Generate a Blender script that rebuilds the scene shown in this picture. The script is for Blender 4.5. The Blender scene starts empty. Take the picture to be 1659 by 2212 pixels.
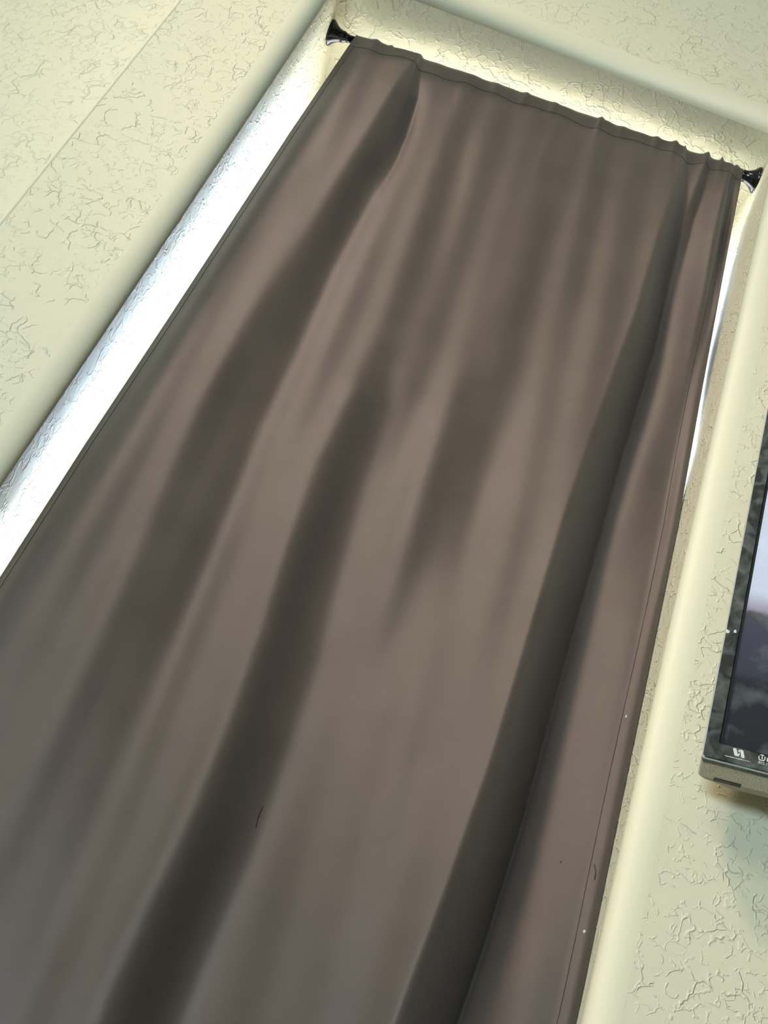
import bpy, bmesh, math, random
import numpy as np
from mathutils import Vector, Matrix, Euler
random.seed(4); rng = np.random.RandomState(7)
SC = bpy.context.scene; COL = SC.collection

# ------------------------------------------------------------------ camera
F_PX, CX, CY = 2800.0, 829.5, 1106.0
def camera_axes():
    d = np.array([2262.0 - CX, -2320.0 - CY])
    up = np.array([d[0], -d[1], -F_PX]); up /= np.linalg.norm(up)
    fw = np.array([0, 0, -1.0]) + up * up[2]; fw /= np.linalg.norm(fw)
    rt = np.cross(fw, up)
    yaw = math.radians(-2.3)
    Y = math.cos(yaw) * fw - math.sin(yaw) * rt
    return np.stack([np.cross(Y, up), Y, up])
RM = camera_axes()
def ray(px, py):
    v = RM @ np.array([px - CX, -(py - CY), -F_PX]); return v / v[1]
cam_d = bpy.data.cameras.new('camera'); cam = bpy.data.objects.new('camera', cam_d); COL.objects.link(cam)
cam_d.sensor_fit = 'VERTICAL'; cam_d.sensor_height = 36.0; cam_d.lens = 36.0 * F_PX / 2212.0
cam_d.clip_start = 0.02
cam.matrix_world = Matrix([list(RM[i]) + [0.0] for i in range(3)] + [[0, 0, 0, 1]])
SC.camera = cam

# ------------------------------------------------------------------ light
SC.view_settings.view_transform = 'Standard'; SC.view_settings.look = 'None'
SC.view_settings.gamma = 1.0; SC.view_settings.use_curve_mapping = False
SC.view_settings.exposure = 0.0
SC.cycles.use_denoising = True
SC.cycles.max_bounces = 8; SC.cycles.diffuse_bounces = 4
SC.cycles.use_adaptive_sampling = True; SC.cycles.adaptive_threshold = 0.05; SC.cycles.adaptive_min_samples = 16
SC.cycles.sample_clamp_indirect = 6.0

KEY_POS, KEY_AIM = Vector((-5.0, -4.5, 4.55)), Vector((0.0, 1.4, 1.2))
def area(name, pos, aim, sx, sy, power, col):
    l = bpy.data.lights.new(name, 'AREA'); l.shape = 'RECTANGLE'; l.size = sx; l.size_y = sy
    l.energy = power; l.color = col
    o = bpy.data.objects.new(name, l); COL.objects.link(o)
    o.location = pos; o.rotation_euler = (aim - pos).to_track_quat('-Z', 'Y').to_euler()
    return o
area('high_window_light', KEY_POS, KEY_AIM, 3.6, 2.2, 410, (1.0, 0.86, 0.74))
area('low_bounce_fill', Vector((-2.9, -5.0, -0.4)), Vector((0.5, 1.4, 0.7)), 2.2, 1.3, 325, (0.68, 0.88, 1.0))  # unseen cool fill added low left for bounced light; no window there

sp = bpy.data.lights.new('added_curtain_spot', 'SPOT'); sp.energy = 560; sp.color = (1.0, 0.74, 0.62); sp.spot_size = math.radians(24); sp.spot_blend = 1.0; sp.shadow_soft_size = 0.28  # unseen warm spot, added to brighten a patch of the upper curtain
so = bpy.data.objects.new('added_curtain_spot', sp); COL.objects.link(so); so.location = (-2.7, -1.1, 4.4)
so.rotation_euler = (Vector((0.22, 1.5, 1.34)) - so.location).to_track_quat('-Z', 'Y').to_euler()
W = bpy.data.worlds.new('daylight'); SC.world = W; W.use_nodes = True
nt = W.node_tree; nt.nodes.clear()
wo = nt.nodes.new('ShaderNodeOutputWorld'); bg = nt.nodes.new('ShaderNodeBackground')
tc = nt.nodes.new('ShaderNodeTexCoord'); sx = nt.nodes.new('ShaderNodeSeparateXYZ'); cr = nt.nodes.new('ShaderNodeValToRGB')
mr = nt.nodes.new('ShaderNodeMapRange'); mr.inputs[1].default_value = -1; mr.inputs[2].default_value = 1
nt.links.new(tc.outputs['Generated'], sx.inputs[0]); nt.links.new(sx.outputs['Z'], mr.inputs[0])
nt.links.new(mr.outputs[0], cr.inputs[0]); nt.links.new(cr.outputs[0], bg.inputs[0]); nt.links.new(bg.outputs[0], wo.inputs[0])
e = cr.color_ramp.elements
e[0].position = 0.47; e[0].color = (0.50, 0.46, 0.40, 1)
e[1].position = 1.0; e[1].color = (0.42, 0.62, 1.0, 1)
k = e.new(0.52); k.color = (0.76, 0.90, 1.0, 1)
bg.inputs[1].default_value = 22.0

# ------------------------------------------------------------------ materials
def nodes(name):
    m = bpy.data.materials.new(name); m.use_nodes = True
    t = m.node_tree; b = t.nodes['Principled BSDF']; return m, t, b
def mat(name, col, rough=0.5, metal=0.0, spec=0.5, noise=0.0, nscale=60, bump=0.0, bscale=400, **kw):
    m, t, b = nodes(name)
    b.inputs['Base Color'].default_value = (*col, 1); b.inputs['Roughness'].default_value = rough
    b.inputs['Metallic'].default_value = metal; b.inputs['Specular IOR Level'].default_value = spec
    c = t.nodes.new('ShaderNodeTexCoord')
    if noise:
        n = t.nodes.new('ShaderNodeTexNoise'); n.inputs['Scale'].default_value = nscale; n.inputs['Detail'].default_value = 6
        r = t.nodes.new('ShaderNodeValToRGB'); r.color_ramp.elements[0].position = 0.35; r.color_ramp.elements[1].position = 0.7
        r.color_ramp.elements[0].color = (*[x * (1 - noise) for x in col], 1)
        r.color_ramp.elements[1].color = (*[min(1, x * (1 + noise)) for x in col], 1)
        t.links.new(c.outputs['Object'], n.inputs['Vector']); t.links.new(n.outputs['Fac'], r.inputs[0]); t.links.new(r.outputs[0], b.inputs['Base Color'])
    if bump:
        n = t.nodes.new('ShaderNodeTexNoise'); n.inputs['Scale'].default_value = bscale; n.inputs['Detail'].default_value = 3
        u = t.nodes.new('ShaderNodeBump'); u.inputs['Strength'].default_value = 1.0; u.inputs['Distance'].default_value = bump
        t.links.new(c.outputs['Object'], n.inputs['Vector']); t.links.new(n.outputs['Fac'], u.inputs['Height']); t.links.new(u.outputs[0], b.inputs['Normal'])
    for k_, v in kw.items(): b.inputs[k_].default_value = v
    return m

WALL = (0.668, 0.655, 0.490)
def trowel(name, col, ridge=0.00115, cell=26.0, thr=0.485, mscale=7.0):
    """painted skip-trowel plaster: thin broken ridges over smooth wall"""
    m, t, b = nodes(name); L = t.links.new; N = t.nodes.new
    b.inputs['Base Color'].default_value = (*col, 1); b.inputs['Roughness'].default_value = 0.55; b.inputs['Specular IOR Level'].default_value = 0.35
    c = N('ShaderNodeTexCoord')
    def noise(s, det=2.0, vec=None):
        n = N('ShaderNodeTexNoise'); n.inputs['Scale'].default_value = s; n.inputs['Detail'].default_value = det
        L(vec or c.outputs['Object'], n.inputs['Vector']); return n
    def math_(op, a, bb=None, cc=None):
        n = N('ShaderNodeMath'); n.operation = op
        for i, x in enumerate((a, bb, cc)):
            if x is None: continue
            if isinstance(x, (int, float)): n.inputs[i].default_value = x
            else: L(x, n.inputs[i])
        return n.outputs[0]
    def smooth(v, a, bb):
        n = N('ShaderNodeMapRange'); n.interpolation_type = 'SMOOTHSTEP'
        n.inputs[1].default_value = a; n.inputs[2].default_value = bb; L(v, n.inputs[0]); return n.outputs[0]
    def ridges(scale, width, seed, amp):
        w = noise(scale * 0.8, 3.0); sub = N('ShaderNodeVectorMath'); sub.operation = 'SUBTRACT'; L(w.outputs['Color'], sub.inputs[0]); sub.inputs[1].default_value = (0.5, 0.5, 0.5)
        sc_ = N('ShaderNodeVectorMath'); sc_.operation = 'SCALE'; L(sub.outputs[0], sc_.inputs[0]); sc_.inputs['Scale'].default_value = 1.7 / scale
        ad = N('ShaderNodeVectorMath'); ad.operation = 'ADD'; L(c.outputs['Object'], ad.inputs[0]); L(sc_.outputs[0], ad.inputs[1])
        of = N('ShaderNodeVectorMath'); of.operation = 'ADD'; L(ad.outputs[0], of.inputs[0]); of.inputs[1].default_value = (seed, seed * 1.7, seed * 0.3)
        v = N('ShaderNodeTexVoronoi'); v.feature = 'DISTANCE_TO_EDGE'; v.inputs['Scale'].default_value = scale; L(of.outputs[0], v.inputs['Vector'])
        r = smooth(v.outputs['Distance'], width, 0.0)
        mk = noise(scale * 1.0, 2.0, of.outputs[0]); mk2 = noise(mscale, 1.0, of.outputs[0])
        a = smooth(mk.outputs['Fac'], thr, thr + 0.09); a2 = smooth(mk2.outputs['Fac'], 0.30, 0.50)
        return math_('MULTIPLY', math_('MULTIPLY', math_('MULTIPLY', r, a), a2), amp)
    h = math_('ADD', ridges(cell * 1.1, 0.055, 3.1, 1.0), ridges(cell * 2.2, 0.09, 8.7, 0.6))
    fine = noise(150, 3.0); broad = noise(22, 2.0)
    h = math_('ADD', h, math_('MULTIPLY', fine.outputs['Fac'], 0.16))
    h = math_('ADD', h, math_('MULTIPLY', broad.outputs['Fac'], 1.1))
    u = N('ShaderNodeBump'); u.inputs['Strength'].default_value = 1.0; u.inputs['Distance'].default_value = ridge
    L(h, u.inputs['Height']); L(u.outputs[0], b.inputs['Normal'])
    return m
M_WALL = trowel('wall_plaster', WALL)
M_REVEAL = trowel('reveal_plaster', WALL, ridge=0.0012, cell=22.0, thr=0.42)
M_SMOOTH = mat('bullnose_paint', (0.680, 0.668, 0.505), 0.5, spec=0.35, bump=0.0006, bscale=25)
M_FAR = mat('taupe_wall_paint', (0.16, 0.15, 0.13), 0.8, noise=0.05, nscale=20)
M_FLOOR = mat('carpet', (0.32, 0.28, 0.22), 0.95, noise=0.15, nscale=200, bump=0.002, bscale=500)
M_VINYL = mat('white_vinyl', (0.80, 0.80, 0.77), 0.35)
M_BLACKMETAL = mat('dark_bronze', (0.045, 0.045, 0.05), 0.18, metal=0.9, noise=0.1)
M_THREAD = mat('dark_thread', (0.030, 0.027, 0.028), 0.9)
M_LINT = mat('pale_lint', (0.6, 0.57, 0.5), 0.9)

def fabric():
    m, t, b = nodes('blackout_fabric'); L = t.links.new; N = t.nodes.new
    c = N('ShaderNodeTexCoord')
    n = N('ShaderNodeTexNoise'); n.inputs['Scale'].default_value = 9; n.inputs['Detail'].default_value = 4; L(c.outputs['Object'], n.inputs['Vector'])
    r = N('ShaderNodeValToRGB'); r.color_ramp.elements[0].position = 0.3; r.color_ramp.elements[1].position = 0.75
    r.color_ramp.elements[0].color = (0.062, 0.047, 0.038, 1); r.color_ramp.elements[1].color = (0.078, 0.060, 0.048, 1)
    L(n.outputs['Fac'], r.inputs[0]); L(r.outputs[0], b.inputs['Base Color'])
    b.inputs['Roughness'].default_value = 0.46; b.inputs['Specular IOR Level'].default_value = 0.42
    b.inputs['Sheen Weight'].default_value = 0.12; b.inputs['Sheen Roughness'].default_value = 0.5; b.inputs['Sheen Tint'].default_value = (0.85, 0.92, 1, 1)
    # weave
    hs = []
    for axis, s in (('X', 1500.0), ('Z', 1300.0)):
        w = N('ShaderNodeTexWave'); w.wave_type = 'BANDS'; w.bands_direction = axis; w.inputs['Scale'].default_value = s / 6.283; w.inputs['Distortion'].default_value = 1.5
        L(c.outputs['Object'], w.inputs['Vector']); hs.append(w.outputs['Fac'])
    ad = N('ShaderNodeMath'); ad.operation = 'ADD'; L(hs[0], ad.inputs[0]); L(hs[1], ad.inputs[1])
    u = N('ShaderNodeBump'); u.inputs['Strength'].default_value = 0.35; u.inputs['Distance'].default_value = 0.0002
    L(ad.outputs[0], u.inputs['Height']); L(u.outputs[0], b.inputs['Normal'])
    return m
M_FABRIC = fabric()

# ------------------------------------------------------------------ helpers
def link(name, me, m, parent=None, smooth=False, loc=None):
    o = bpy.data.objects.new(name, me); COL.objects.link(o)
    for x in (m if isinstance(m, (list, tuple)) else [m]): me.materials.append(x)
    if smooth:
        for p in me.polygons: p.use_smooth = True
    if parent: o.parent = parent
    if loc is not None: o.location = loc
    return o
def from_data(name, v, f, m, parent=None, smooth=False, mi=None, loc=None):
    me = bpy.data.meshes.new(name); me.from_pydata([tuple(map(float, p)) for p in v], [], f); me.update()
    o = link(name, me, m, parent, smooth, loc)
    if mi is not None:
        for p, i in zip(me.polygons, mi): p.material_index = i
    return o
def from_bm(name, bm, m, parent=None, smooth=False, loc=None):
    me = bpy.data.meshes.new(name); bm.to_mesh(me); bm.free(); return link(name, me, m, parent, smooth, loc)
def box(bm, x0, x1, y0, y1, z0, z1, bevel=0.0):
    vs = [bm.verts.new((x, y, z)) for x in (x0, x1) for y in (y0, y1) for z in (z0, z1)]
    fs = [bm.faces.new([vs[i] for i in q]) for q in ((0, 1, 3, 2), (4, 6, 7, 5), (0, 4, 5, 1), (2, 3, 7, 6), (0, 2, 6, 4), (1, 5, 7, 3))]
    if bevel:
        es = list({e_ for f in fs for e_ in f.edges}); bmesh.ops.bevel(bm, geom=es, offset=bevel, segments=3, affect='EDGES', profile=0.6)
def tag(o, label=None, cat=None, group=None, kind=None):
    if label: o['label'] = label
    if cat: o['category'] = cat
    if group: o['group'] = group
    if kind: o['kind'] = kind
    return o
def struct(o): o['kind'] = 'structure'; return o
def tube(name, pts, r, m, parent=None, seg=6, loc=None):
    pts = [Vector(p) for p in pts]; v = []; f = []
    for i, p in enumerate(pts):
        d = (pts[min(i + 1, len(pts) - 1)] - pts[max(i - 1, 0)]).normalized()
        a = d.cross(Vector((0.02, 1, 0.05))).normalized(); b = d.cross(a).normalized()
        for k in range(seg):
            t = 2 * math.pi * k / seg; v.append(p + (a * math.cos(t) + b * math.sin(t)) * r)
    for i in range(len(pts) - 1):
        for k in range(seg):
            k2 = (k + 1) % seg; f.append((i * seg + k, i * seg + k2, (i + 1) * seg + k2, (i + 1) * seg + k))
    f.append(tuple(range(seg))[::-1]); f.append(tuple(range((len(pts) - 1) * seg, len(pts) * seg)))
    return from_data(name, v, f, m, parent, True, loc=loc)

# ------------------------------------------------------------------ room
YW, YB = 1.400, 1.820          # room face and outer face of the window wall
XL, XR, ZT, ZS = -0.533, 0.365, 2.272, -0.10
RB = 0.034                     # bullnose radius
Z0, Z1 = -1.0, 4.9
XC = -0.747                    # corner with the angled wall
PHI = math.radians(12)
# swept opening profile
prof = [(RB - RB * math.sin(a), YW + RB - RB * math.cos(a)) for a in np.linspace(0, math.pi / 2, 13)]
prof += [(0.0, YW + RB + (YB - YW - RB) * t) for t in (0.25, 0.5, 0.75, 1.0)]
v, f, mi = [], [], []
for (o_, y) in prof:
    v += [(XL - o_, y, ZS - o_), (XL - o_, y, ZT + o_), (XR + o_, y, ZT + o_), (XR + o_, y, ZS - o_)]
for i in range(len(prof) - 1):
    for k_ in range(4):
        f.append((i * 4 + k_, i * 4 + (k_ + 1) % 4, (i + 1) * 4 + (k_ + 1) % 4, (i + 1) * 4 + k_)); mi.append(1 if i < 12 else 2)
tr = RB * math.tan(PHI / 2)
XCt = XC + 0.03 * math.tan(PHI / 2) * 1.0
XE = 3.8
def quad(x0, x1, z0, z1, y):
    b = len(v); v.extend([(x0, y, z0), (x1, y, z0), (x1, y, z1), (x0, y, z1)]); f.append((b, b + 1, b + 2, b + 3)); mi.append(0)
for y in (YW, YB):
    g = RB if y == YW else 0
    quad(XCt, XL - g, Z0, Z1, y); quad(XR + g, XE, Z0, Z1, y); quad(XL - g, XR + g, ZT + g, Z1, y); quad(XL - g, XR + g, Z0, ZS - g, y)
wf = struct(from_data('wall_front', v, f, [M_WALL, M_SMOOTH, M_REVEAL], mi=mi))
for p in wf.data.polygons:
    if p.material_index == 1: p.use_smooth = True
# rounded outside corner (slightly proud plaster bead)
RC = 0.034; cxx, cyy = XCt, YW + RC
v, f = [], []
for i, a in enumerate(np.linspace(0, PHI, 9)):
    rr = RC + 0.0013 * math.sin(math.pi * i / 8)
    for z in (Z0, Z1): v.append((cxx - rr * math.sin(a), cyy - rr * math.cos(a), z))
for i in range(8): f.append((2 * i, 2 * i + 2, 2 * i + 3, 2 * i + 1))
struct(from_data('trim_1', v, f, M_SMOOTH, smooth=True))
# angled wall
sx_, sy_ = cxx - RC * math.sin(PHI), cyy - RC * math.cos(PHI)
LEN = 5.0; ex_, ey_ = sx_ - LEN * math.cos(PHI), sy_ + LEN * math.sin(PHI)
nx_, ny_ = math.sin(PHI) * 0.12, math.cos(PHI) * 0.12
def slab(name, p, q, th, m):
    (x0, y0), (x1, y1) = p, q
    vs = [(x0, y0, Z0), (x1, y1, Z0), (x1, y1, Z1), (x0, y0, Z1)]
    vs += [(a + th[0], b + th[1], c) for a, b, c in vs]
    return struct(from_data(name, vs, [(0, 1, 2, 3), (4, 7, 6, 5), (0, 4, 5, 1), (1, 5, 6, 2), (2, 6, 7, 3), (3, 7, 4, 0)], m))
slab('wall_angled', (ex_, ey_), (sx_, sy_), (nx_, ny_), M_WALL)
slab('wall_left', (ex_, ey_), (ex_, -6.0), (-0.12, 0), M_WALL)
slab('wall_back', (ex_, -6.0), (XE, -6.0), (0, -0.12), M_FAR)
slab('wall_right', (XE, -6.0), (XE, YW), (0.12, 0), M_FAR)
bm = bmesh.new(); box(bm, ex_ - 0.12, XE + 0.12, -6.12, ey_ + 0.1, Z0 - 0.1, Z0); struct(from_bm('floor', bm, M_FLOOR))
bm = bmesh.new(); box(bm, ex_ - 0.12, XE + 0.12, -6.12, ey_ + 0.1, Z1, Z1 + 0.1); struct(from_bm('ceiling', bm, M_WALL))

# ------------------------------------------------------------------ window behind the curtain
win = bpy.data.objects.new('window_1', None); COL.objects.link(win); win.location = ((XL + XR) / 2, 1.775, ZS); struct(win)
HW, HH = (XR - XL) / 2, ZT - ZS
def wpart(name, boxes, m, bev=0.003):
    bm = bmesh.new()
    for b in boxes: box(bm, *b, bevel=bev)
    return from_bm(name, bm, m, win)
fr = 0.028
wpart('window_frame', [(-HW, -HW + fr, -.03, .03, 0, HH), (HW - fr, HW, -.03, .03, 0, HH), (-HW + fr, HW - fr, -.03, .03, 0, fr), (-HW + fr, HW - fr, -.03, .03, HH - fr, HH)], M_VINYL)
wpart('meeting_rail', [(-HW + fr, HW - fr, -.022, .022, HH * .5 - .02, HH * .5 + .02)], M_VINYL)
def glass_mat():
    m = bpy.data.materials.new('window_glass'); m.use_nodes = True; t = m.node_tree; t.nodes.clear()
    o = t.nodes.new('ShaderNodeOutputMaterial'); mx = t.nodes.new('ShaderNodeMixShader'); fr_ = t.nodes.new('ShaderNodeFresnel'); fr_.inputs[0].default_value = 1.3
    a = t.nodes.new('ShaderNodeBsdfTransparent'); b = t.nodes.new('ShaderNodeBsdfGlossy'); b.inputs['Roughness'].default_value = 0.02
    t.links.new(fr_.outputs[0], mx.inputs[0]); t.links.new(a.outputs[0], mx.inputs[1]); t.links.new(b.outputs[0], mx.inputs[2]); t.links.new(mx.outputs[0], o.inputs[0]); return m
M_GLASS = glass_mat()
for z0, z1 in ((fr, HH * .5 - .02), (HH * .5 + .02, HH - fr)):
    wpart('pane', [(-HW + fr, HW - fr, -.003, .003, z0, z1)], M_GLASS, 0)
pl = bpy.data.lights.new('window_daylight', 'AREA'); pl.shape = 'RECTANGLE'; pl.size = 2 * HW; pl.size_y = HH
po = bpy.data.objects.new('window_daylight', pl); COL.objects.link(po); po.location = (win.location.x, 1.83, ZS + HH / 2); po.rotation_euler = (math.radians(-90), 0, 0)
pl.cycles.is_portal = True

# ------------------------------------------------------------------ curtain rod
RA, RBb = Vector((XL, 1.543, 2.236)), Vector((XR, 1.515, 2.236))   # wall to wall
def rod_y(x): return RA.y + (RBb.y - RA.y) * (x - XL) / (XR - XL)
rod = bpy.data.objects.new('curtain_rod', None); COL.objects.link(rod); rod.location = RA
tag(rod, 'dark bronze tension rod with bell shaped ends holding up the grey curtain', 'curtain rod')
ax = (RBb - RA); RL = ax.length; ax.normalize()
rod.rotation_euler = ax.to_track_quat('X', 'Z').to_euler()
def lathe(name, prof_, m, parent, seg=40):
    v = []; f = []
    for x, r in prof_:
        for k in range(seg): t = 2 * math.pi * k / seg; v.append((x, r * math.cos(t), r * math.sin(t)))
    for i in range(len(prof_) - 1):
        for k in range(seg):
            k2 = (k + 1) % seg; f.append((i * seg + k, i * seg + k2, (i + 1) * seg + k2, (i + 1) * seg + k))
    f.append(tuple(range(seg))); f.append(tuple(range((len(prof_) - 1) * seg, len(prof_) * seg))[::-1])
    return from_data(name, v, f, m, parent, True)
lathe('pole', [(0.03, 0.0078), (RL * .55, 0.0078), (RL * .55, 0.0066), (RL - .03, 0.0066)], M_BLACKMETAL, rod)
bell = [(0.0006, 0.0255), (0.003, 0.0265), (0.0055, 0.0255), (0.009, 0.0215), (0.014, 0.0170), (0.020, 0.0135), (0.027, 0.0115), (0.030, 0.0120), (0.033, 0.0108), (0.036, 0.0090), (0.040, 0.0085)]
lathe('end_cap', bell, M_BLACKMETAL, rod)
lathe('end_cap', [(RL - x, r) for x, r in bell][::-1], M_BLACKMETAL, rod)

# ------------------------------------------------------------------ curtain
ZTOP, ZBOT = 2.236, -0.55
def interp(z, zs, vs):
    zs = np.array(zs); vs = np.array(vs); o = np.argsort(zs); return np.interp(z, zs[o], vs[o])
def smooth(t): t = np.clip(t, 0, 1); return t * t * (3 - 2 * t)
def y_base(x, z):
    u = (x - XL) / (XR - XL)
    lean = interp(z, [2.3, 1.38, 1.03, 0.553, -0.6], [0, 0, .026, .060, .075]) * smooth((u - 0.25) / 0.70)
    return rod_y(x) - 0.013 - lean
EBD, EBL = 0.014, 0.03
def edgeL(z): return interp(z, [2.24, 2.19, 1.9, 1.36, 1.08, 0.83, -0.6], np.array([-.483, -.485, -.492, -.499, -.504, -.505, -.507])) * (1.527 + EBD * smooth((2.236 - z) / 0.25)) / 1.54
def rt_(z): return interp(z, [2.24, 1.6, 1.289, 1.029, 0.553, -0.6], [.2195, .2335, .2416, .2462, .2520, .2535])
def edgeR(z):
    y = y_base(np.full_like(z, 0.36), z) + (0.011 * smooth((2.236 - z) / 0.25)); return np.minimum(rt_(z) * y, 0.3634)
def onto(px, py):
    r = ray(px, py); y = 1.5
    for _ in range(8):
        x, z = r[0] * y, r[2] * y; y = 0.5 * y + 0.5 * float(y_base(np.array(x), np.array(z)))
    return r[0] * y, r[2] * y
# every fold: (px, py, half width in px, depth in m) down its length, tail lengths left and right (m)
FOLDS = [
 ([(1478, 335, 8, .010), (1466, 420, 20, .028), (1436, 540, 31, .052), (1392, 720, 40, .066), (1315, 950, 48, .074), (1248, 1170, 57, .086), (1180, 1400, 62, .092), (1090, 1720, 70, .098), (1008, 1970, 76, .100), (920, 2212, 82, .100), (800, 2560, 86, .09)], .16, .060, 'hard'),
 ([(1530, 345, 5, .010), (1514, 400, 11, .018), (1492, 460, 13, .016), (1470, 560, 14, .006), (1450, 640, 14, 0)], .03, .012, 'hard'),
 ([(1584, 360, 6, .014), (1570, 430, 14, .036), (1553, 520, 16, .036), (1538, 620, 15, .018), (1512, 760, 18, .008), (1485, 900, 20, .0)], .04, .02, 'hard'),
 ([(904, 128, 6, .012), (893, 200, 13, .020), (868, 270, 18, .018), (835, 340, 22, .008), (800, 400, 24, 0)], .05, .02, 'hard'),
 ([(902, 130, 8, .004), (872, 210, 30, .026), (826, 310, 42, .034), (755, 430, 48, .034), (680, 560, 52, .028), (580, 750, 75, .028), (500, 900, 84, .030), (400, 1130, 95, .026), (280, 1450, 105, .020), (150, 1800, 110, .016), (0, 2150, 110, .010)], .10, .04, 'soft'),
 ([(860, 700, 60, 0), (812, 800, 50, .008), (800, 870, 56, .024), (730, 1030, 72, .036), (680, 1200, 78, .042), (625, 1400, 78, .046), (555, 1600, 80, .054), (470, 1820, 90, .064), (380, 2020, 98, .070), (300, 2212, 105, .072), (170, 2560, 105, .06)], .12, .10, 'soft'),
 ([(1050, 780, 50, 0), (1005, 930, 60, .016), (965, 1080, 70, .018), (920, 1250, 70, .010), (850, 1450, 60, 0)], .07, .06, 'soft'),
 ([(985, 280, 30, .003), (955, 420, 42, .008), (905, 600, 48, .010), (850, 760, 48, .006), (800, 900, 45, .0)], .06, .05, 'soft'),
 ([(1180, 350, 20, .004), (1150, 500, 38, .009), (1090, 700, 42, .009), (1040, 840, 45, .004), (1000, 900, 45, 0)], .06, .05, 'soft'),
 ([(1300, 330, 20, .003), (1270, 460, 30, .005), (1230, 640, 36, .003), (1180, 800, 40, 0)], .05, .05, 'soft'),
 ([(700, 240, 20, .0), (640, 390, 34, .008), (560, 530, 38, .008), (460, 700, 40, .006), (350, 900, 44, .004), (200, 1200, 60, .003), (60, 1500, 60, .0)], .05, .05, 'soft'),
 ([(1435, 880, 30, .0), (1405, 1020, 46, .010), (1360, 1180, 46, .008), (1330, 1350, 40, .0)], .04, .05, 'soft'),
]
FD = []
for pts, al, ar, sg in FOLDS:
    P = []
    for (px, py, hw, am) in pts:
        xa, za = onto(px - hw, py); xb, zb = onto(px + hw, py); xc, zc = onto(px, py)
        P.append((zc, xc, max((xb - xa) / 2, 0.003), am * (1.25 if sg == 'hard' and zc < 2.0 else 1.1)))
    P.sort(); FD.append((np.array(P), al, ar, sg))
def fold_h(x, z, kind=None):
    h = np.zeros_like(x)
    for P, al, ar, sg in FD:
        if kind and sg != kind: continue
        c = np.interp(z, P[:, 0], P[:, 1]); w = np.interp(z, P[:, 0], P[:, 2]); A = np.interp(z, P[:, 0], P[:, 3])
        d = x - c; t = d / w
        sm = -0.5 + smooth((t + 1) / 2); mid = (-0.5 + np.clip((t + 1) / 2, 0, 1) ** 1.6) if sg == 'hard' else sm
        lf = -0.5 * np.exp(np.minimum(d + w, 0) / al); rt = 0.5 * np.exp(-np.maximum(d - w, 0) / ar)
        h += A * np.where(t < -1, lf, np.where(t > 1, rt, mid))
    return h
NX, NZ = 560, 460
U = np.linspace(0, 1, NX)
S_ = np.linspace(0, 1, NZ); ZZ = ZTOP - 0.006 - (ZTOP - ZBOT) * (S_ ** 1.25)
def surf(xv, zv):
    """curtain front surface y at arrays x, z"""
    xl, xr = edgeL(zv), edgeR(zv)
    dl, dr = xv - xl, xr - xv
    h = fold_h(xv, zv, 'hard'); g = fold_h(xv, zv, 'soft')
    if g.ndim == 2:
        K = np.exp(-0.5 * (np.arange(-18, 19) / 6.0) ** 2); K /= K.sum(); pd = np.pad(g, ((0, 0), (18, 18)), 'edge')
        gs = sum(K[i] * pd[:, i:i + g.shape[1]] for i in range(37)); m_ = smooth((2.15 - zv) / 0.35); g = g * (1 - m_) + gs * m_
    h = h + g
    low = smooth((2.236 - zv) / 0.25)
    h = h + 0.0015 * np.sin(xv * 47 + 2 * np.sin(zv * 3)) * low + 0.001 * np.sin(xv * 90 + zv * 6)
    h = np.where(h > 0, h * (0.35 + 0.65 * low), h)
    h = h * smooth(dl / 0.035 + .1) * smooth(dr / (0.012 + 0.018 * smooth((1.9 - zv) / 0.3)) + .15)
    h = h + EBD * np.exp(-np.maximum(dl, 0) / EBL) * low + 0.011 * np.exp(-np.maximum(dr, 0) / 0.006) * low
    return y_base(xv, zv) + h
# smooth y along x to soften kinks
Zg = np.repeat(ZZ[:, None], NX, 1); xl, xr = edgeL(ZZ), edgeR(ZZ)
Xg = xl[:, None] + (xr - xl)[:, None] * U[None, :]
Yg = surf(Xg, Zg)
gath = np.zeros_like(Xg)
for px, py, a, w in [(808, 92, .003, .006), (905, 124, .003, .004), (1075, 180, .003, .006), (1137, 205, .004, .006), (1200, 225, .004, .005), (1297, 262, .006, .0035), (1345, 280, .004, .006), (1418, 300, .005, .006), (1456, 312, .005, .005), (1526, 336, .006, .005), (1557, 345, .004, .003), (1590, 358, .004, .004)]:
    xb = ray(px, py)[0] * 1.515; gath -= a * np.exp(-0.5 * ((Xg - xb) / w) ** 2)
gath *= 1 - smooth((2.225 - Zg) / 0.055) * 0.9; gath *= 1 - smooth((2.17 - Zg) / 0.05)
Yg = Yg + gath
ker = np.exp(-0.5 * (np.arange(-4, 5) / 1.8) ** 2); ker /= ker.sum()
pad = np.pad(Yg, ((0, 0), (4, 4)), 'edge'); Yg = sum(ker[i] * pad[:, i:i + NX] for i in range(9))
Yg = np.minimum(Yg, 1.585)
# right edge turns back along the reveal, hidden flap added to block leaking light
EX = 12
dy = (np.linspace(0, 0.06, EX + 1)[1:])[None, :] * (smooth((2.236 - ZZ) / 0.12) * (0.22 + 0.78 * smooth((ZZ - 1.45) / 0.35)))[:, None]
Xb = np.minimum(Xg[:, -1:] + 0.80 * rt_(ZZ)[:, None] * dy, 0.3636)
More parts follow.
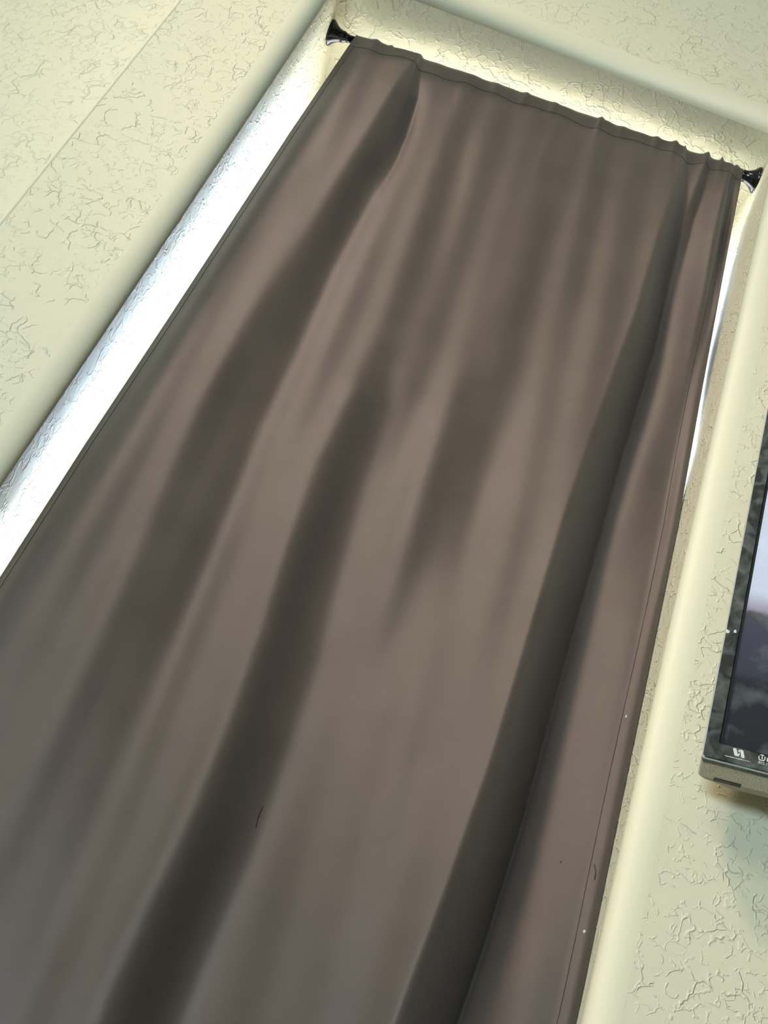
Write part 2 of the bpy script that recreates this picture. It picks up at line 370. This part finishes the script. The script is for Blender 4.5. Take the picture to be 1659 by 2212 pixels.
# pocket wrapping over the rod, with small puckers
bumps = []
for (px, py, a, w) in [(757, 78, .0035, .004), (808, 92, .003, .005), (842, 101, .0035, .003), (905, 124, .003, .003), (1137, 205, .002, .004), (1297, 262, .002, .003), (1418, 300, .002, .004), (1456, 312, .005, .0035), (1478, 319, .005, .0014), (1526, 336, .005, .004), (1557, 345, .008, .0016), (1590, 358, .004, .0035)]:
    r = ray(px, py); bumps.append((r[0] * 1.52, a * 1.9, w))
rows_x, rows_y, rows_z = [], [], []
xt = Xg[0]; yt = Yg[0]; zt_ = ZZ[0]
ry = rod_y(xt)
pk = np.zeros(NX)
for bx_, a, w in bumps: pk += a * np.exp(-0.5 * ((xt - bx_) / w) ** 2)
pw = pk.copy(); pk += 0.0006 * np.sin(xt * 160) + 0.0005 * np.sin(xt * 71 + 1)
for i, ang in enumerate(np.linspace(0, math.pi, 13)[1:]):
    rad_f = ry - yt; rad = rad_f * (1 - i / 11.0) + 0.013 * (i / 11.0)
    rows_x.append(xt); rows_y.append(ry - rad * math.cos(ang)); rows_z.append(zt_ + (0.0165 + pk) * math.sin(ang) * (1 + 0.12 * math.sin(ang)))
for d_ in (0.012, 0.024, 0.036):
    rows_x.append(xt); rows_y.append(ry + 0.012 - d_ * 0.3); rows_z.append(np.full(NX, zt_ - d_))
GX = np.vstack(rows_x[::-1] + [Xg]); GY = np.vstack(rows_y[::-1] + [Yg]); GZ = np.vstack(rows_z[::-1] + [Zg])
n0 = GX.shape[0]
def ext(G, B): return np.hstack([G, np.vstack([np.repeat(G[:n0 - NZ, -1:], EX, 1), B])])
GX, GY, GZ = ext(GX, Xb), ext(GY, Yg[:, -1:] + dy), ext(GZ, np.repeat(Zg[:, -1:], EX, 1))
NXT = NX + EX
n = GX.shape[0]; OR = np.array([-0.08, 1.52, ZBOT])
verts = np.stack([GX, GY, GZ], -1).reshape(-1, 3) - OR
me = bpy.data.meshes.new('curtain')
idx = np.arange(n * NXT).reshape(n, NXT)
q = np.stack([idx[:-1, :-1], idx[1:, :-1], idx[1:, 1:], idx[:-1, 1:]], -1).reshape(-1, 4)
me.vertices.add(len(verts)); me.vertices.foreach_set('co', verts.ravel().astype(np.float32))
me.loops.add(q.size); me.loops.foreach_set('vertex_index', q.ravel().astype(np.int32))
me.polygons.add(len(q)); me.polygons.foreach_set('loop_start', np.arange(0, q.size, 4, dtype=np.int32)); me.polygons.foreach_set('loop_total', np.full(len(q), 4, dtype=np.int32))
me.update(calc_edges=True); me.validate()
cur = link('curtain', me, M_FABRIC, smooth=True, loc=OR)
sol = cur.modifiers.new('thickness', 'SOLIDIFY'); sol.thickness = 0.0006; sol.offset = 0
tag(cur, 'grey brown blackout curtain panel with a dark deep fold hanging from the rod', 'curtain')

def cy(x, z):
    """surface y from the built grid"""
    r = int(np.argmin(abs(ZZ - z))); u = (x - xl[r]) / (xr[r] - xl[r]); return float(np.interp(u, U, Yg[r]))
def seam(name, pts, rad=0.0006):
    tube(name, [Vector((x, cy(x, z) - 0.0004, z)) - Vector(OR) for x, z in pts], rad, M_THREAD, cur)
pts = []
for x in np.linspace(edgeL(np.array(2.2)) + .003, edgeR(np.array(2.2)) - .002, 260):
    z = 2.236 - 0.036 - 0.003 * math.sin(x * 38) - 0.0015 * math.sin(x * 90 + 1); pts.append((x, z))
seam('pocket_stitching', pts, 0.00055)
zz = np.linspace(2.20, -0.5, 260)
seam('side_hem', [(float(edgeR(np.array(z))) - 0.021 - .001 * math.sin(z * 9), z) for z in zz], 0.00045)
seam('side_hem', [(float(edgeL(np.array(z))) + 0.010, z) for z in zz], 0.00045)

def on_cloth(px, py, off=0.001):
    r = ray(px, py); y = 1.48
    for _ in range(30): y = 0.6 * y + 0.4 * cy(r[0] * y, r[2] * y)
    return Vector((r[0] * y, y - off, r[2] * y))
def fleck(px, py, s, label, m=M_LINT):
    p = on_cloth(px, py); bm = bmesh.new(); bmesh.ops.create_icosphere(bm, subdivisions=2, radius=s)
    for v_ in bm.verts: v_.co += Vector([random.uniform(-1, 1) for _ in range(3)]) * s * 0.35; v_.co.y *= 0.4; v_.co.z *= 1.5
    tag(from_bm('lint_fleck', bm, m, loc=p), label, 'lint')
fleck(1352, 1548, 0.0013, 'pale lint fleck near the right hem, level with the television bottom')
fleck(1262, 2012, 0.0013, 'pale lint fleck low on the right hem near the photo bottom')
fleck(1211, 1863, 0.0009, 'tiny dark fleck low on the curtain right of the deep fold', M_THREAD)
tag(tube('loose_thread', [on_cloth(1283 + 3 * math.sin(t * 3), 1868 + 32 * t, 0.0012) for t in np.linspace(0, 1, 10)], 0.0006, M_THREAD), 'short dark thread lying on the lower right curtain hem', 'thread')
tag(tube('loose_thread', [on_cloth(585 - 32 * t + 3 * math.sin(t * 6), 1690 + 98 * t, 0.0012) for t in np.linspace(0.55, 1, 8)], 0.0004, M_THREAD), 'faint dark thread clinging to the middle of the curtain', 'thread')
hp = []
for t in np.linspace(0, 1, 16):
    a = math.radians(150 - 185 * t); r = ray(1597 + 11 * math.cos(a), 354 - 11 * math.sin(a) + 9 * t); hp.append(Vector((r[0], r[1], r[2])) * 1.497)
tag(tube('stray_hair', hp, 0.0003, M_THREAD, seg=5), 'thin curled hair standing above the right end of the rod', 'hair')

# ------------------------------------------------------------------ television
TY = 1.30; t0 = ray(1518, 1633) * TY
tv = bpy.data.objects.new('television', None); COL.objects.link(tv); tv.location = t0; TVR = math.radians(-14.0); tv.rotation_euler = (0, 0, TVR)
tag(tv, 'black flat television with dusty glossy bezel beside the curtained window', 'television')
TW, TH = 1.10, 0.64; BS, BBOT, BT = 0.0155, 0.0225, 0.0155
def bezel_mat():
    m, t, b = nodes('dusty_gloss_black'); L = t.links.new; N = t.nodes.new
    c = N('ShaderNodeTexCoord'); n1 = N('ShaderNodeTexNoise'); n1.inputs['Scale'].default_value = 38; n1.inputs['Detail'].default_value = 8; n1.inputs['Distortion'].default_value = 1.2
    L(c.outputs['Object'], n1.inputs['Vector']); r = N('ShaderNodeValToRGB'); r.color_ramp.elements[0].position = 0.40; r.color_ramp.elements[1].position = 0.75
    r.color_ramp.elements[0].color = (0.016, 0.021, 0.022, 1); r.color_ramp.elements[1].color = (0.12, 0.135, 0.13, 1)
    L(n1.outputs['Fac'], r.inputs[0]); L(r.outputs[0], b.inputs['Base Color'])
    b.inputs['Roughness'].default_value = 0.30; return m
M_BEZEL = bezel_mat()
M_GROOVE = mat('black_gloss', (0.008, 0.010, 0.013), 0.2)
M_SHELL = mat('grey_textured_plastic', (0.60, 0.57, 0.48), 0.7, noise=0.35, nscale=700, bump=0.0004, bscale=1200)
M_SHELLD = mat('grey_smooth_plastic', (0.36, 0.345, 0.30), 0.65)
M_PRINT = mat('pale_print', (0.62, 0.66, 0.64), 0.5)
M_EDGE = mat('pale_rim', (0.50, 0.56, 0.54), 0.25)
def ring(name, x0, x1, z0, z1, il, ir, ib, it, ya, yb, m, parent, rad=0.004, rin=0.002, seg=5):
    """rounded rectangular frame"""
    def rr(x0, x1, z0, z1, r):
        o = []
        for cx_, cz_, a0 in ((x0 + r, z0 + r, 180), (x1 - r, z0 + r, 270), (x1 - r, z1 - r, 0), (x0 + r, z1 - r, 90)):
            for k in range(seg): a = math.radians(a0 + 90 * k / (seg - 1)); o.append((cx_ + r * math.cos(a), cz_ + r * math.sin(a)))
        return o
    O = rr(x0, x1, z0, z1, rad); O2 = rr(x0 + .0012, x1 - .0012, z0 + .0012, z1 - .0012, rad); I = rr(x0 + il, x1 - ir, z0 + ib, z1 - it, rin)
    N_ = len(O); v = [(x, yb, z) for x, z in O] + [(x, ya + .0012, z) for x, z in O] + [(x, ya, z) for x, z in O2] + [(x, ya, z) for x, z in I] + [(x, yb, z) for x, z in I]
    f = []
    for a in range(5):
        for k in range(N_): k2 = (k + 1) % N_; b = (a + 1) % 5; f.append((a * N_ + k, a * N_ + k2, b * N_ + k2, b * N_ + k))
    return from_data(name, v, f, m, parent)
ring('bezel', 0, TW, 0, TH, BS, BS, BBOT, BT, 0, 0.012, M_BEZEL, tv)
ring('edge_rim', -.0006, TW + .0006, -.0006, TH + .0006, .0012, .0012, .0012, .0012, 0.0008, 0.0040, M_EDGE, tv)
ring('inner_groove', BS, TW - BS, BBOT, TH - BT, .0042, .0042, .0016, .0042, 0.0015, 0.010, M_GROOVE, tv, rad=.002, rin=.001)
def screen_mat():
    m, t, b = nodes('emissive_screen'); L = t.links.new; N = t.nodes.new  # emission near black at the bottom, purplish band, pale above
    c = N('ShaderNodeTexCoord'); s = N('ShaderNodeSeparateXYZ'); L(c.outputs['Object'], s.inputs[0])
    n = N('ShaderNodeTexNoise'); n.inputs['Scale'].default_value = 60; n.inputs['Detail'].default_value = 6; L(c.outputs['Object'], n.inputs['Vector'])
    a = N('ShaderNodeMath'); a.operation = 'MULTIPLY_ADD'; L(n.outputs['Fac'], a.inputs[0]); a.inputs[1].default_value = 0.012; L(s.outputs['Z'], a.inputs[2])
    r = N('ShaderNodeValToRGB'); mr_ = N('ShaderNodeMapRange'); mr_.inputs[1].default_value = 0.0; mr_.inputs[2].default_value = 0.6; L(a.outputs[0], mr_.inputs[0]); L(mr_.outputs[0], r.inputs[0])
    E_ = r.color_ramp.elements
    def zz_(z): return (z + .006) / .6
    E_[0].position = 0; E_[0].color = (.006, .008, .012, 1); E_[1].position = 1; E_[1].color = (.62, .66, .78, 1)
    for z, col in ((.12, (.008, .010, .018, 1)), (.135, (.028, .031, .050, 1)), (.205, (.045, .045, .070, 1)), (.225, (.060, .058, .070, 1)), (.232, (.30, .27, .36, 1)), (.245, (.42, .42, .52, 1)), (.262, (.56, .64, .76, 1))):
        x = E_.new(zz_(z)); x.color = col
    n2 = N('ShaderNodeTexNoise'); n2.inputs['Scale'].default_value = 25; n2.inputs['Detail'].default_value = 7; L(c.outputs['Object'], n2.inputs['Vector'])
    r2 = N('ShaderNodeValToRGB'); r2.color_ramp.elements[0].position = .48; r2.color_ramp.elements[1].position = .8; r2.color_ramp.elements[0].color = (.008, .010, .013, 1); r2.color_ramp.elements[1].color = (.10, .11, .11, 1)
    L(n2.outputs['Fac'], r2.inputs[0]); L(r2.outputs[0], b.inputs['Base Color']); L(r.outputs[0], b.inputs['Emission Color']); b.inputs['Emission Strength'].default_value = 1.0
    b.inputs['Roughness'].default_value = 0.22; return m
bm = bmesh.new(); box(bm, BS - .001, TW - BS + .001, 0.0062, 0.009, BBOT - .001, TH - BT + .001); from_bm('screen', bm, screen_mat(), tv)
# back shell: underside grey plastic, tapering towards the back
D1, D2 = 0.046, 0.075
def shell_ring(y, il, ib, r=0.010, seg=6):
    x0, x1, z0, z1 = il, TW - il, ib, TH - ib; o = []
    for cx_, cz_, a0 in ((x0 + r, z0 + r, 180), (x1 - r, z0 + r, 270), (x1 - r, z1 - r, 0), (x0 + r, z1 - r, 90)):
        for k in range(seg): a = math.radians(a0 + 90 * k / (seg - 1)); o.append((cx_ + r * math.cos(a), y, cz_ + r * math.sin(a)))
    return o
rings = [shell_ring(.0125, .0008, .0008, .004), shell_ring(.048, .0012, .0014, .004), shell_ring(.055, .004, .003, .008), shell_ring(.074, .030, .010, .012), shell_ring(.100, .12, .10, .02)]
N_ = len(rings[0]); v = [p for r_ in rings for p in r_]; f = []; mi = []
for a in range(len(rings) - 1):
    for k in range(N_): k2 = (k + 1) % N_; f.append((a * N_ + k, a * N_ + k2, (a + 1) * N_ + k2, (a + 1) * N_ + k)); mi.append(0 if a < 1 else 1)
f.append(tuple(range(4 * N_, 5 * N_))); mi.append(1); f.append(tuple(range(N_))[::-1]); mi.append(0)
tag(from_data('back_shell', v, f, [M_SHELL, M_SHELLD], tv, mi=mi), 'grey textured plastic shell along the television bottom')
bm = bmesh.new(); box(bm, .020, .052, .0435, .0500, .0004, .004); from_bm('vent_slot', bm, M_GROOVE, tv)
# printed marks on the lower bezel (traced onto the bezel plane)
TI = Matrix.Rotation(-TVR, 4, 'Z')
nrm = Vector((math.sin(-TVR) * -1, 0, 0))
def tvp(zx, zy, off=0.0004):
    px, py = 1559 + zx / 15.8, 1560 + zy / 15.8; r = Vector(ray(px, py))
    # intersect local plane y = -off
    n_ = Matrix.Rotation(TVR, 3, 'Z') @ Vector((0, 1, 0)); s = (n_.dot(Vector(t0)) - off) / n_.dot(r)
    return TI @ (r * s - Vector(t0))
def decal(name, polys):
    v, f = [], []
    for pg in polys:
        b = len(v); P = [tvp(*p) for p in pg]; v += P; v += [p + Vector((0, .0003, 0)) for p in P]; k = len(P)
        f.append(tuple(range(b, b + k))); f.append(tuple(range(b + k, b + 2 * k))[::-1])
        for i in range(k): j = (i + 1) % k; f.append((b + i, b + j, b + k + j, b + k + i))
    return from_data(name, v, f, M_PRINT, tv)
def stroke(pts, w):
    out = []
    for (x0, y0), (x1, y1) in zip(pts[:-1], pts[1:]):
        d = math.hypot(x1 - x0, y1 - y0); nx, ny = -(y1 - y0) / d * w / 2, (x1 - x0) / d * w / 2; ex2, ey2 = (x1 - x0) / d * w * .3, (y1 - y0) / d * w * .3
        out.append([(x0 + nx - ex2, y0 + ny - ey2), (x1 + nx + ex2, y1 + ny + ey2), (x1 - nx + ex2, y1 - ny + ey2), (x0 - nx - ex2, y0 - ny - ey2)])
    return out
decal('printed_logo', [[(385, 885), (470, 885), (508, 920), (545, 1105), (575, 1170), (450, 1140), (425, 1080)], [(545, 1105), (615, 1030), (605, 1110), (575, 1170)],
    [(550, 1005), (590, 945), (640, 955), (640, 1010)], [(640, 955), (700, 945), (740, 985), (782, 1222), (720, 1222), (668, 1195)]])
decal('printed_symbol', stroke([(1275, 1158), (1270, 1235), (1295, 1275), (1335, 1295), (1430, 1312), (1465, 1290), (1480, 1195)], 38) + [[(1310, 1115), (1345, 1100), (1395, 1108), (1440, 1132), (1452, 1150), (1385, 1150)]] + stroke([(1385, 1180), (1378, 1245)], 42))
decal('printed_letter', [[(1550, 1215), (1640, 1240), (1640, 1262), (1600, 1262), (1595, 1300), (1590, 1345), (1535, 1340)]])
sm = []
x_ = 110
while x_ < 980:
    w_ = random.uniform(14, 34); y_ = 1140 + (x_ - 110) * 0.242; sm += stroke([(x_, y_), (x_ + w_, y_ + w_ * .242)], random.uniform(14, 26)); x_ += w_ + random.uniform(8, 16) + (26 if random.random() < .12 else 0)
decal('small_print', sm)
# 802.11n lettering under the symbol
cu = bpy.data.curves.new('t', 'FONT'); cu.body = '802.11n'; cu.size = 0.0050; cu.extrude = 0.0001
to = bpy.data.objects.new('t', cu); COL.objects.link(to); bpy.context.view_layer.update()
me = bpy.data.meshes.new_from_object(to); bpy.data.objects.remove(to)
o = link('printed_number', me, M_PRINT, tv); o.rotation_euler = (math.radians(90), 0, 0); p = tvp(1235, 1400); o.location = (p.x, -.0003, p.z)
# scuffed sticker residue on the left bezel
def res(px, py, s):
    r = Vector(ray(px, py)); n_ = Matrix.Rotation(TVR, 3, 'Z') @ Vector((0, 1, 0)); q_ = TI @ (r * ((n_.dot(Vector(t0)) - .0004) / n_.dot(r)) - Vector(t0))
    bm = bmesh.new(); vs = [bm.verts.new((q_.x + s * math.cos(a) * random.uniform(.5, 1.1), -.0004, q_.z + s * math.sin(a) * random.uniform(.6, 1.3))) for a in np.linspace(0, 2 * math.pi, 14)[:-1]]
    bm.faces.new(vs); g_ = bmesh.ops.extrude_face_region(bm, geom=bm.faces[:])
    for e_ in g_['geom']:
        if isinstance(e_, bmesh.types.BMVert): e_.co.y += .0003
    from_bm('sticker_residue', bm, M_PRINT, tv)
res(1572, 1364, .0028); res(1588, 1364, .0026)
# swing-arm wall mount behind
mt = bpy.data.objects.new('wall_mount', None); COL.objects.link(mt)
ctr = Vector(t0) + Matrix.Rotation(TVR, 3, 'Z') @ Vector((TW / 2, .102, TH / 2)); mt.location = (ctr.x, YW, ctr.z)
tag(mt, 'black swing arm bracket holding the television off the wall', 'wall mount')
M_MOUNT = mat('black_steel', (.02, .02, .02), .4, metal=.6)
bm = bmesh.new(); box(bm, -.06, .06, -.008, 0, -.11, .11, .002); from_bm('wall_plate', bm, M_MOUNT, mt)
bm = bmesh.new(); L_ = YW - ctr.y; box(bm, -.02, .02, -L_ + .008, -.008, -.03, .03, .003); from_bm('arm', bm, M_MOUNT, mt)
bm = bmesh.new(); box(bm, -.10, .10, -.0005, .010, -.10, .10, .002); pp = from_bm('screen_plate', bm, M_MOUNT, mt); pp.location = (0, -L_, 0); pp.rotation_euler = (0, 0, TVR)
